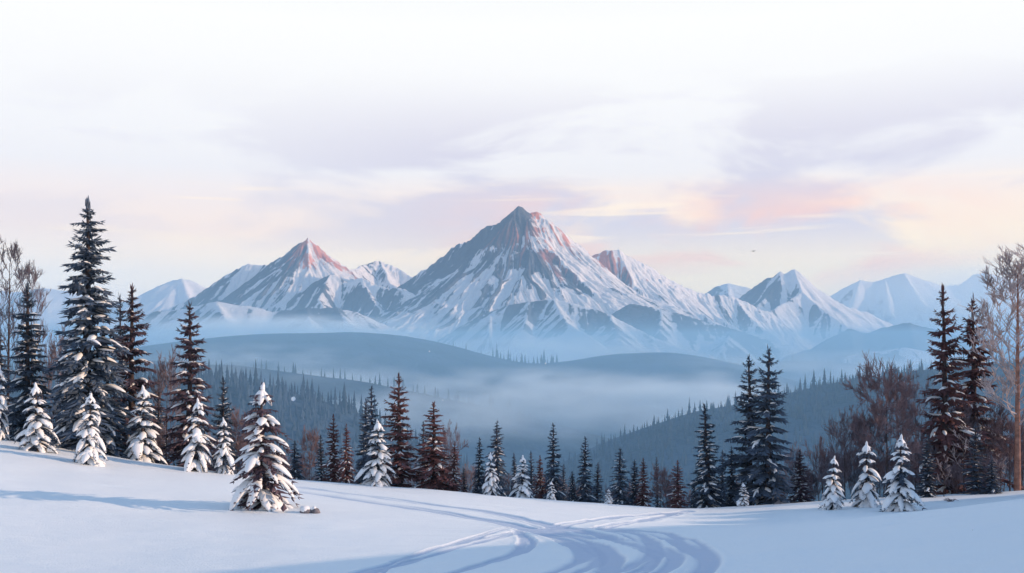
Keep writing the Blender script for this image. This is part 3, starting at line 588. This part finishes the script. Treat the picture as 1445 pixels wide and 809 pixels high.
# kind, column, top row, base row, half width, distance, label
SP = 'spruces round the snow field'
SPRUCES = [
    ('giant', 127, 283, 632, 60, 64, 'tallest spruce of all, broad and dark with snowy lower boughs, at the left'),
    ('tall', 42, 401, 610, 36, 66, 'dark spruce between the far left bare tree and the tallest spruce'),
    ('plum', 187, 404, 640, 40, 69, 'plum tinted tall spruce just right of the tallest spruce'),
    ('tall', 173, 416, 640, 22, 73, 'thin dark spruce top showing behind the plum tinted spruce'),
    ('plum', 267, 427, 660, 37, 66, 'slender plum spruce with a bare spire, behind two small snow-covered firs'),
    ('dark', 315, 533, 668, 21, 70, 'small dark spruce behind the snow-covered fir nearest the big front tree'),
    ('tallb', -4, 470, 610, 26, 68, 'dark spruce half cut off by the left edge of the picture'),
    ('slim', 150, 585, 650, 22, 66, 'low dark spruce under the boughs of the tallest spruce'),
    ('slimb', 416, 622, 672, 13, 66, 'small blue-black spruce just right of the big front snow tree'),
    ('slimc', 453, 614, 676, 10, 67, 'narrow dark spruce beside the small round bare tree'),
    ('rust', 471, 585, 677, 15, 66, 'rust tinted spruce left of two, beyond the crest near the small bare tree'),
    ('rustb', 489, 598, 678, 13, 65, 'lower rust tinted spruce left of the snow-covered fir on the crest'),
    ('slim', 513, 564, 680, 15, 70, 'dark blue spruce behind the tall slender one at the crest'),
    ('slimb', 525, 546, 682, 19, 66, 'tall slender plum-dark spruce directly behind the crest snow-covered fir'),
    ('rust', 562, 528, 686, 32, 66, 'biggest rust tinted spruce of the middle row, with snowy lower boughs'),
    ('slimc', 597, 595, 688, 12, 69, 'thin dark spruce between the two big rust tinted spruces'),
    ('rustb', 612, 568, 690, 31, 66, 'broad rust red spruce right of the biggest rust one'),
    ('rust', 640, 622, 694, 14, 66, 'short rust red spruce at the right foot of the broad rust red one'),
    ('slimb', 676, 618, 696, 11, 67, 'narrow dark spruce left of the layered blue spruce with drooping boughs'),
    ('tallb', 700, 593, 699, 18, 67, 'layered blue spruce with drooping boughs in the middle of the row'),
    ('slim', 727, 639, 700, 7, 72, 'thin spruce top behind the snow-dusted fir in the middle row'),
    ('slimc', 750, 637, 703, 9, 69, 'narrow dark spruce right of the snow-dusted fir in the middle row'),
    ('rustb', 762, 643, 705, 12, 67, 'short rusty spruce left of the tall thin spire spruce'),
    ('slimb', 781, 598, 707, 15, 66, 'tall thin spire spruce standing above the lowest snowy hollow'),
    ('slim', 808, 665, 709, 8, 66, 'small narrow spruce just right of the tall thin spire spruce'),
    ('slimb', 825, 617, 711, 14, 66, 'thin dark spruce with open tiers, second spire right of the middle'),
    ('slimc', 843, 653, 711, 11, 67, 'short dark spruce beside the open tiered spire'),
    ('slimb', 875, 632, 714, 16, 66, 'blue-black conical spruce standing alone between two gaps of mist'),
    ('slim', 895, 649, 716, 11, 68, 'dark spruce overlapping a rust tinted spruce on its left'),
    ('rustb', 908, 646, 716, 13, 66, 'rust tinted spruce beside the reddish bare tree of the middle row'),
    ('slimc', 927, 646, 718, 9, 71, 'spruce spire poking out behind the reddish bare tree'),
    ('rust', 956, 650, 719, 16, 65, 'plum brown spruce at the lowest dip of the snow crest'),
    ('tall', 1000, 571, 717, 25, 65, 'tall narrow spruce with flaring skirt left of the tall pair'),
    ('slim', 1018, 635, 716, 8, 70, 'thin spruce top behind the narrow spruces left of the tall pair'),
    ('slimb', 1032, 630, 715, 11, 66, 'small dark spruce at the left foot of the tall pair'),
    ('dark', 1059, 503, 713, 38, 66, 'left and lower one of the tall pair of dark spruces'),
    ('darkb', 1082, 490, 712, 40, 64.5, 'right and higher one of the tall pair of dark spruces'),
    ('plum', 1129, 635, 710, 18, 66, 'squat plum spruce with snowy boughs right of the tall pair'),
    ('rust', 1339, 405, 698, 42, 66, 'red-brown tall spruce at the right, left of two above the bare bushes'),
    ('rust', 1374, 418, 697, 46, 69, 'red-brown broad spruce at the right, between its twin and the tall bare tree'),
    ('slim', 1308, 614, 704, 13, 60.5, 'thin young spruce with few snow tufts beside the largest right-hand fir'),
    ('slimc', 1377, 597, 698, 16, 61.5, 'thin dark young spruce under the red-brown spruces, flecked with snow'),
    ('slimb', 1400, 648, 697, 13, 61, 'short young spruce flecked with snow left of the tall red trunk'),
    ('slimc', 655, 660, 696, 8, 69, 'tiny dark spruce in the gap beside the short rust red one'),
    ('slim', 795, 655, 708, 7, 72, 'faint narrow spruce behind the tall thin spire spruce'),
    ('slimb', 980, 680, 717, 8, 70, 'low spruce top in the dip left of the flaring narrow spruce'),
    ('tall', 92, 480, 630, 24, 74, 'dark spruce hidden behind the left boughs of the tallest spruce'),
    ('tall', 222, 560, 650, 20, 74, 'dim spruce in the thicket behind the third small fir from the left'),
]
for k, px, tp, bs, hw, Y, lb in SPRUCES: place(k, px, tp, bs, hw, Y, lb, group=SP)
FIRS = [
    ('ladenb', -2, 516, 616, 17, None, 'snow-covered fir cut off by the left edge'),
    ('laden', 52, 540, 637, 28, None, 'snow-covered small fir, leftmost whole one on the slope'),
    ('ladenb', 126, 553, 655, 26, None, 'snow-covered small fir in front of the tallest spruce'),
    ('ladenc', 202, 544, 650, 32, None, 'wide snow-covered fir right of the tallest spruce'),
    ('ladenb', 277, 562, 664, 25, None, 'snow-covered fir in front of the slender plum spruce'),
    ('laden', 316, 589, 668, 18, None, 'smallest snow-covered fir behind the big front tree'),
    ('ladenc', 532, 592, 684, 27, None, 'snow-covered fir alone on the crest before the slender dark spruce'),
    ('laden', 693, 638, 699, 14, 63, 'small snow-covered fir at the left foot of the layered blue spruce'),
    ('ladenc', 737, 642, 703, 18, 63.5, 'snow-dusted fir in the middle of the row behind the crest'),
    ('ladenb', 778, 679, 707, 9, 62.5, 'very small snowy fir at the foot of the thin spire spruce'),
    ('laden', 859, 690, 713, 8, 62.5, 'tiny snowy fir left of the lone conical spruce'),
    ('ladenc', 1049, 681, 714, 12, 62.5, 'little snow-dusted fir under the tall pair of spruces'),
    ('laden', 1175, 643, 719, 20, None, 'leftmost and smallest of three snow-covered firs on the right slope'),
    ('ladenb', 1223, 623, 715, 24, None, 'middle one of three snow-covered firs on the right slope'),
    ('ladenc', 1272, 613, 721, 28, None, 'rightmost and largest of three snow-covered firs on the right slope'),
]
for k, px, tp, bs, hw, Y, lb in FIRS: place(k, px, tp, bs, hw, Y, lb, 'fir_tree', 'fir', 'snow-covered firs on the slope')
place('front', 370, 541, 717, 49, None, 'big fir heaped with thick snow pillows standing alone in front', 'fir_tree', 'fir', rot=0.6)
BT = 'bare winter trees'
BARES = [
    ('bareleft', 10, 331, 610, 36, 70, 'tall bare tree at the far left with fine upright twigs'),
    ('bareleft', 46, 364, 610, 24, 76, 'bare tree top peeping out beside the far left bare tree'),
    ('bareroundb', 80, 452, 620, 34, 78, 'pale bare tree between the two left dark spruces'),
    ('bareroundb', 234, 484, 655, 38, 71, 'bushy bare tree between the plum tinted spruce and slender plum spruce'),
    ('bareround', 437, 596, 675, 17, 68, 'small round bare tree in the gap right of the big front fir'),
    ('bareroundb', 636, 590, 692, 20, 71, 'round bare tree behind the broad rust red spruce'),
    ('bareround', 932, 652, 719, 18, 67, 'reddish bare tree in the middle row beside a rusty spruce'),
    ('bareroundb', 1118, 622, 712, 20, 71, 'bare tree just behind the tall pair on their right'),
    ('bareround', 1252, 492, 702, 56, 65, 'spreading bare tree with a wide russet crown at the right'),
    ('bareroundb', 1292, 520, 700, 36, 69, 'bare tree between the russet crown and the red-brown spruce'),
    ('barehigh', 1436, 343, 694, 70, 63.5, 'very tall bare tree with a red trunk at the right edge'),
    ('bareroundb', 1192, 570, 706, 40, 67, 'dense rounded bare tree behind the leftmost right-slope fir'),
    ('bareround', 1228, 560, 705, 38, 69, 'dense bare tree behind the middle right-slope fir'),
    ('bareroundb', 1345, 560, 700, 42, 67, 'twiggy bare tree below the left red-brown spruce'),
    ('bareroundb', 1392, 555, 697, 42, 68, 'twiggy bare tree left of the tall red trunk'),
    ('bareround', 1425, 575, 696, 36, 66, 'low bare tree at the foot of the tall red trunk'),
    ('bareround', 345, 570, 672, 34, 72, 'reddish bare tree hidden behind the big front fir'),
]
for k, px, tp, bs, hw, Y, lb in BARES: place(k, px, tp, bs, hw, Y, lb, 'bare_tree', 'bare tree', BT)
SHR = [
    (20, 560, 36, 70), (60, 575, 30, 72), (110, 570, 34, 74), (165, 575, 32, 72), (215, 590, 30, 71), (250, 600, 30, 73), (300, 600, 30, 74), (335, 605, 30, 73), (365, 620, 24, 72), (395, 630, 20, 71),
    (430, 640, 20, 73), (480, 640, 20, 74), (545, 645, 22, 74), (585, 640, 22, 74), (628, 645, 18, 72), (660, 650, 18, 71), (690, 655, 18, 73), (715, 660, 18, 73), (745, 662, 18, 73), (790, 668, 20, 73), (770, 665, 16, 71), (820, 675, 18, 73),
    (865, 680, 18, 73), (890, 675, 16, 74), (945, 672, 18, 73), (975, 690, 16, 72), (1010, 670, 18, 73), (1045, 665, 20, 73), (1100, 655, 20, 73), (1140, 650, 20, 72),
    (1160, 610, 26, 71), (1180, 620, 28, 69), (1210, 620, 32, 72), (1245, 625, 34, 72), (1275, 615, 34, 73), (1310, 600, 34, 72), (1330, 620, 30, 69), (1360, 600, 34, 72), (1410, 600, 34, 73), (1440, 600, 30, 70), (1300, 630, 26, 66), (1385, 630, 26, 65), (1350, 645, 22, 64),
]
for i, (px, tp, hw, Y) in enumerate(SHR):
    lb = 'leafless brown shrub in the thicket at the left' if px < 400 else ('leafless brown shrub between the spruces of the middle row' if px < 1150 else 'leafless brown shrub in the thicket at the right')
    place(('shrub', 'shrubb')[(i * 7) % 5 < 2], px, tp, 0, hw, Y, lb, 'bare_shrub', 'shrub', 'leafless shrubs of the ' + ('left' if px < 400 else 'middle' if px < 1150 else 'right') + ' thicket')
for px, tp, hw, Y, lb in ((1332, 640, 12, 60, 'thin leaning sapling between two young spruces at the right'), (1360, 600, 26, 62, 'pale branching sapling left of the snow-flecked young spruce'), (1412, 640, 14, 61, 'slight sapling just left of the tall red trunk')):
    place('sapling', px, tp, 0, hw, Y, lb, 'sapling', 'sapling')

# ------------------------------------------------------------------ far conifers
def conifer(rng, h, r):
    mb = MB(); n = 6; z = 0.0; V = []; Fc = []
    tiers = 5
    for k in range(tiers):
        t = k / tiers; zb = h * (0.04 + 0.9 * t * 0.95); zt = min(h, zb + h * 0.36 * (1 - 0.3 * t)); rr = r * (1 - t) ** 0.9 * rng.uniform(0.85, 1.15) + 0.03 * r; a0 = rng.uniform(0, 6)
        o = len(V); V += [(rr * rng.uniform(.7, 1.25) * math.cos(a0 + j * 6.283 / n), rr * rng.uniform(.7, 1.25) * math.sin(a0 + j * 6.283 / n), zb - rr * rng.uniform(0, .35)) for j in range(n)] + [(0, 0, zt if k < tiers - 1 else h)]
        Fc += [(o + j, o + (j + 1) % n, o + n) for j in range(n)]
    return V, Fc
CON = []
for s in range(6):
    V, Fc = conifer(random.Random(s), 10, 1.5); CON.append((V, Fc))
CONM = []
for V, Fc in CON:
    mb = MB(); mb.add(V, Fc); CONM.append(mb.mesh('conifer', MAT['farneedles']))
def far_row(fn, Y0, p0, p1, n, hmin, hmax, label, group, seed, jit=10, clump=None, name='conifer'):
    rng = random.Random(seed)
    for i in range(n):
        px = p0 + (p1 - p0) * (i + rng.uniform(-0.45, 0.45)) / n
        if clump and rng.random() > clump(px): continue
        Y = Y0 + rng.uniform(-jit, jit) * 0.5; X = (px - CXP) / F * Y; h = rng.uniform(hmin, hmax) * (1.35 if rng.random() < 0.12 else 1) * (0.6 if rng.random() < 0.2 else 1)
        o = bpy.data.objects.new(name, CONM[rng.randrange(6)]); C.objects.link(o); o.location = (X, Y, float(fn(np.array(X), np.array(Y))) - 0.3)
        s = h / 10; w = s * rng.uniform(0.7, 1.15); o.scale = (w, w, s); o.rotation_euler[2] = rng.uniform(0, 6.28); tag(o, label, 'conifer', group)
far_row(left_fn, LEFT_Y, 285, 720, 74, 6.5, 10.5, 'hazy blue conifer along the crest of the left wooded hill', 'conifers on the left wooded hill', 3)
far_row(right_fn, RIGHT_Y, 745, 1420, 92, 4.5, 8.5, 'hazy blue conifer along the crest of the right wooded hill', 'conifers on the right wooded hill', 4)
far_row(dome_fn, DOME_Y, 695, 790, 22, 8, 18, 'tiny conifer in the saddle of the rounded hill', 'conifers on the rounded hill saddle', 5)
far_row(dome_fn, DOME_Y, 615, 690, 5, 5, 11, 'tiny lone conifer on the slope of the left hump', 'conifers on the left hump', 6)
far_row(midr_fn, MIDR_Y, 1120, 1320, 24, 8, 18, 'tiny conifer along the pale low hill at the right', 'conifers on the pale low hill', 7)
far_row(midl_fn, MIDL_Y, 360, 800, 44, 6, 11, 'ghostly conifer on the ridge drowned in mist', 'conifers on the misty ridge', 8)
def wood(name, fn, x0, x1, y0, y1, n, hmin, hmax, seed, label):
    rng = np.random.RandomState(seed); X = rng.uniform(x0, x1, n); Y = rng.uniform(y0, y1, n); Z = fn(X, Y); ok = Z > VZ - 2; X, Y, Z = X[ok], Y[ok], Z[ok]
    VV = []; FF = []; off = 0
    for i in range(len(X)):
        V, Fc = CON[i % 6]; V = np.array(V); h = rng.uniform(hmin, hmax) / 10; VV.append(V * [h * 1.1, h * 1.1, h] + [X[i], Y[i], Z[i] - 0.4]); FF.append(np.array(Fc) + off); off += len(V)
    tag(link(name, mesh_np(name, np.concatenate(VV), np.concatenate(FF), False), MAT['farneedles']), label, 'forest', None, 'stuff')
wood('forest', left_fn, -300, 60, 250, LEFT_Y - 4, 5200, 4, 7.5, 1, 'dense dark conifer wood covering the left hillside')
wood('forest', right_fn, -20, 330, 300, RIGHT_Y - 4, 5200, 3, 6, 2, 'dense dark conifer wood covering the right hillside')

# ------------------------------------------------------------------ small things
def lump(seed, sx, sy, sz, n=10):
    rng = np.random.RandomState(seed); mb = MB(); V = []
    for i in range(n + 1):
        for j in range(2 * n):
            th = i / n * math.pi; ph = j / n * math.pi; d = np.array([math.sin(th) * math.cos(ph), math.sin(th) * math.sin(ph), math.cos(th)])
            k = 0.8 + 0.4 * float(fbm(np.array(d[0] * 1.4 + 5), np.array(d[1] * 1.4 + d[2] * 1.7 + seed), 3, seed)); V.append((d[0] * sx * k, d[1] * sy * k, d[2] * sz * k))
    mb.add(V, [(i * 2 * n + j, (i + 1) * 2 * n + j, (i + 1) * 2 * n + (j + 1) % (2 * n), i * 2 * n + (j + 1) % (2 * n)) for i in range(n) for j in range(2 * n)]); return mb
X, Y, z = hit(441, 724)
for dx, sx, sz, lb, sc in ((0.12, 0.20, 0.20, 'small dark stone lying in the snow right of the big front fir', 0.62), (-0.28, 0.26, 0.22, 'rounded stone heaped with snow right of the big front fir', 1.0)):
    o = link('rock', lump(int(sx * 100), sx, sx, sz).mesh('rock', MAT['stone'], True), None); o.location = (X + dx, Y, z + 0.03); tag(o, lb, 'rock', 'stones by the big front fir')
    c = link('snow_cap', lump(7, sx * 0.95 * sc, sx * sc, sz * 0.7).mesh('snow_cap', MAT['padsnow'], True), None, o); c.location = (-0.05, 0, sz * 0.52)
X, Y, z = hit(1342, 708)
mb = MB()
rg = random.Random(4)
for k in range(16):
    a = rg.uniform(0, 6.28); mb.tube([(0.2 * rg.uniform(-1, 1), 0.1 * rg.uniform(-1, 1), -0.02), (0.25 * math.cos(a), 0.12 * math.sin(a), rg.uniform(0.05, 0.16)), (0.45 * math.cos(a), 0.2 * math.sin(a), rg.uniform(0.03, 0.2))], [0.02, 0.015, 0.006])
o = link('twig_tuft', mb.mesh('twig_tuft', MAT['twig']), None); o.location = (X, Y, z); tag(o, 'little tuft of brown twigs poking out of the snow at the right', 'twigs')
# a bird in the sky right of the summit
def bird():
    p = at(1063, 355, 260); mb = MB(); mb.tube([(-0.38, 0, 0), (-0.2, 0, 0.02), (0.1, 0, 0.03), (0.3, 0, 0.02), (0.42, 0, 0)], [0.02, 0.07, 0.10, 0.05, 0.005], 6)
    o = link('bird', mb.mesh('bird', MAT['feather'], True), None); o.location = p; o.rotation_euler[2] = 0.5; tag(o, 'tiny dark bird gliding in the pale sky right of the highest mountain', 'bird')
    for s in (1, -1):
        w = MB(); v = [(0.16, 0, 0.06), (0.2, s * 0.45, 0.26), (0.02, s * 0.95, 0.16), (-0.1, s * 0.5, 0.22), (-0.14, 0, 0.05)]
        w.add(v + [(a, b, c - 0.025) for a, b, c in v], [(0, 1, 2, 3, 4), (9, 8, 7, 6, 5)] + [(i, i + 5, (i + 1) % 5 + 5, (i + 1) % 5) for i in range(5)]); link('wing', w.mesh('wing', MAT['feather']), None, o)
bird()
for px, py, Y, r, lb in ((414, 563, 9, 0.020, 'largest falling snowflake, a white dot over the left wooded hill'), (770, 513, 9, 0.007, 'falling snowflake speck before the saddle of the rounded hill'), (904, 565, 9, 0.0065, 'falling snowflake speck before the mist in the middle'), (606, 496, 9, 0.006, 'falling snowflake speck before the left hump'), (1372, 748, 9, 0.007, 'falling snowflake speck low over the right snow slope'), (625, 565, 9, 0.006, 'falling snowflake speck above the broad rust red spruce')):
    o = link('snowflake', lump(3, r, r, r, 6).mesh('snowflake', MAT['flake'], True), None); o.location = at(px, py, Y); tag(o, lb, 'snowflake', 'falling snowflakes')

# ------------------------------------------------------------------ air: haze, valley mist and mist banks
def boxmesh(name, x0, x1, y0, y1, z0, z1):
    me = bpy.data.meshes.new(name)
    me.from_pydata([(x, y, z) for z in (z0, z1) for y in (y0, y1) for x in (x0, x1)], [], [(0, 2, 3, 1), (4, 5, 7, 6), (0, 1, 5, 4), (2, 6, 7, 3), (0, 4, 6, 2), (1, 3, 7, 5)]); return me
def vol_mat(name, col, dens, aniso=0.0):
    m = bpy.data.materials.new(name); m.use_nodes = True; nt = m.node_tree; nt.nodes.clear()
    o = nt.nodes.new('ShaderNodeOutputMaterial'); v = nt.nodes.new('ShaderNodeVolumePrincipled'); v.inputs['Color'].default_value = col + (1,); v.inputs['Density'].default_value = dens; v.inputs['Anisotropy'].default_value = aniso
    nt.links.new(v.outputs[0], o.inputs['Volume']); return m, nt, v
hm, _, _ = vol_mat('haze_air', (0.41, 0.70, 1.0), HAZE)
tag(link('haze', boxmesh('haze', -7100, 7100, -60, 8300, -112, 575), hm), 'thin blue haze filling the air between slope and mountains', 'haze', None, 'stuff')
def mist_bank(name, cx, cy_, cz, rx, ry, rz, dens, label, nscale=3.1, seed=0.0, lo=0.43):
    """an egg-shaped bank of mist, thickest in its middle and frayed by noise"""
    m, nt, v = vol_mat(name + '_air', (0.82, 0.93, 1.0), 0, 0.15); N, L = nt.nodes, nt.links
    tc = N.new('ShaderNodeTexCoord'); ln = N.new('ShaderNodeVectorMath'); ln.operation = 'LENGTH'; L.new(tc.outputs['Object'], ln.inputs[0])
    fall = N.new('ShaderNodeMapRange'); fall.interpolation_type = 'SMOOTHSTEP'; L.new(ln.outputs['Value'], fall.inputs[0]); fall.inputs[1].default_value = 1.0; fall.inputs[2].default_value = 0.15
    mp = N.new('ShaderNodeMapping'); L.new(tc.outputs['Object'], mp.inputs[0]); mp.inputs['Location'].default_value = (seed, seed * 1.7, 0); mp.inputs['Scale'].default_value = (nscale * rx / max(rz * 3.2, 1) * 0.5, nscale, nscale * 0.55)
    ns = N.new('ShaderNodeTexNoise'); L.new(mp.outputs[0], ns.inputs[0]); ns.inputs['Scale'].default_value = 1.0; ns.inputs['Detail'].default_value = 3
    nr = N.new('ShaderNodeMapRange'); L.new(ns.outputs[0], nr.inputs[0]); nr.inputs[1].default_value = lo; nr.inputs[2].default_value = 0.66
    a = N.new('ShaderNodeMath'); a.operation = 'MULTIPLY'; L.new(fall.outputs[0], a.inputs[0]); L.new(nr.outputs[0], a.inputs[1])
    b = N.new('ShaderNodeMath'); b.operation = 'MULTIPLY'; L.new(a.outputs[0], b.inputs[0]); b.inputs[1].default_value = dens; L.new(b.outputs[0], v.inputs['Density'])
    import bmesh
    bm = bmesh.new(); bmesh.ops.create_icosphere(bm, subdivisions=3, radius=1.03); me = bpy.data.meshes.new(name); bm.to_mesh(me); bm.free()
    o = link(name, me, m); o.location = (cx, cy_, cz); o.scale = (rx, ry, rz); tag(o, label, 'mist', 'mist banks in the valley', 'stuff'); return o
def bank(px, py, Y, hwpx, hhpx, depth, dens, label, **k):
    x, y, z = at(px, py, Y); mist_bank('mist_bank', x, y, z, hwpx / F * Y, depth, hhpx / F * Y, dens, label, **k)
lm, _, _ = vol_mat('mist_layer_air', (0.36, 0.69, 1.0), 0.00066)
tag(link('mist', boxmesh('mist', -2600, 2600, 92, 2580, -111, 22), lm), 'pale layer of mist filling the wooded valley', 'mist', None, 'stuff')
bank(470, 545, 980, 180, 40, 110, 0.030, 'mist drifting before the left hump of the rounded hill', seed=1.3)
bank(640, 582, 660, 240, 54, 70, 0.030, 'mist curling over the faint misty ridge', seed=3.1)
bank(860, 578, 700, 250, 64, 90, 0.060, 'brightest mist between the right wooded hill and the rounded hill', seed=5.6)
bank(1000, 556, 720, 150, 38, 80, 0.045, 'mist climbing behind the crest of the right wooded hill', seed=7.7)
bank(740, 545, 900, 260, 34, 100, 0.030, 'thin veil of mist under the saddle of the rounded hill', seed=9.2)
bank(560, 590, 640, 260, 52, 110, 0.012, 'mist lying behind the left wooded hill', seed=4.1)
bank(360, 505, 1130, 200, 26, 100, 0.014, 'thin mist before the left end of the rounded hill', seed=11.4)
bank(380, 470, 2250, 310, 30, 260, 0.026, 'flat mist along the foot of the left peak', seed=2.4)
bank(770, 498, 2150, 210, 30, 220, 0.026, 'mist rising in the saddle below the highest mountain', seed=6.2)
bank(1180, 520, 1350, 330, 32, 220, 0.010, 'mist on the valley side behind the tall pair of spruces', seed=8.8)
bank(1380, 440, 6100, 300, 90, 500, 0.0030, 'rosy mist round the far mountains at the right edge', seed=2.4, lo=0.15)
bank(250, 540, 700, 300, 50, 150, 0.006, 'mist behind the spruces at the left', seed=3.3)
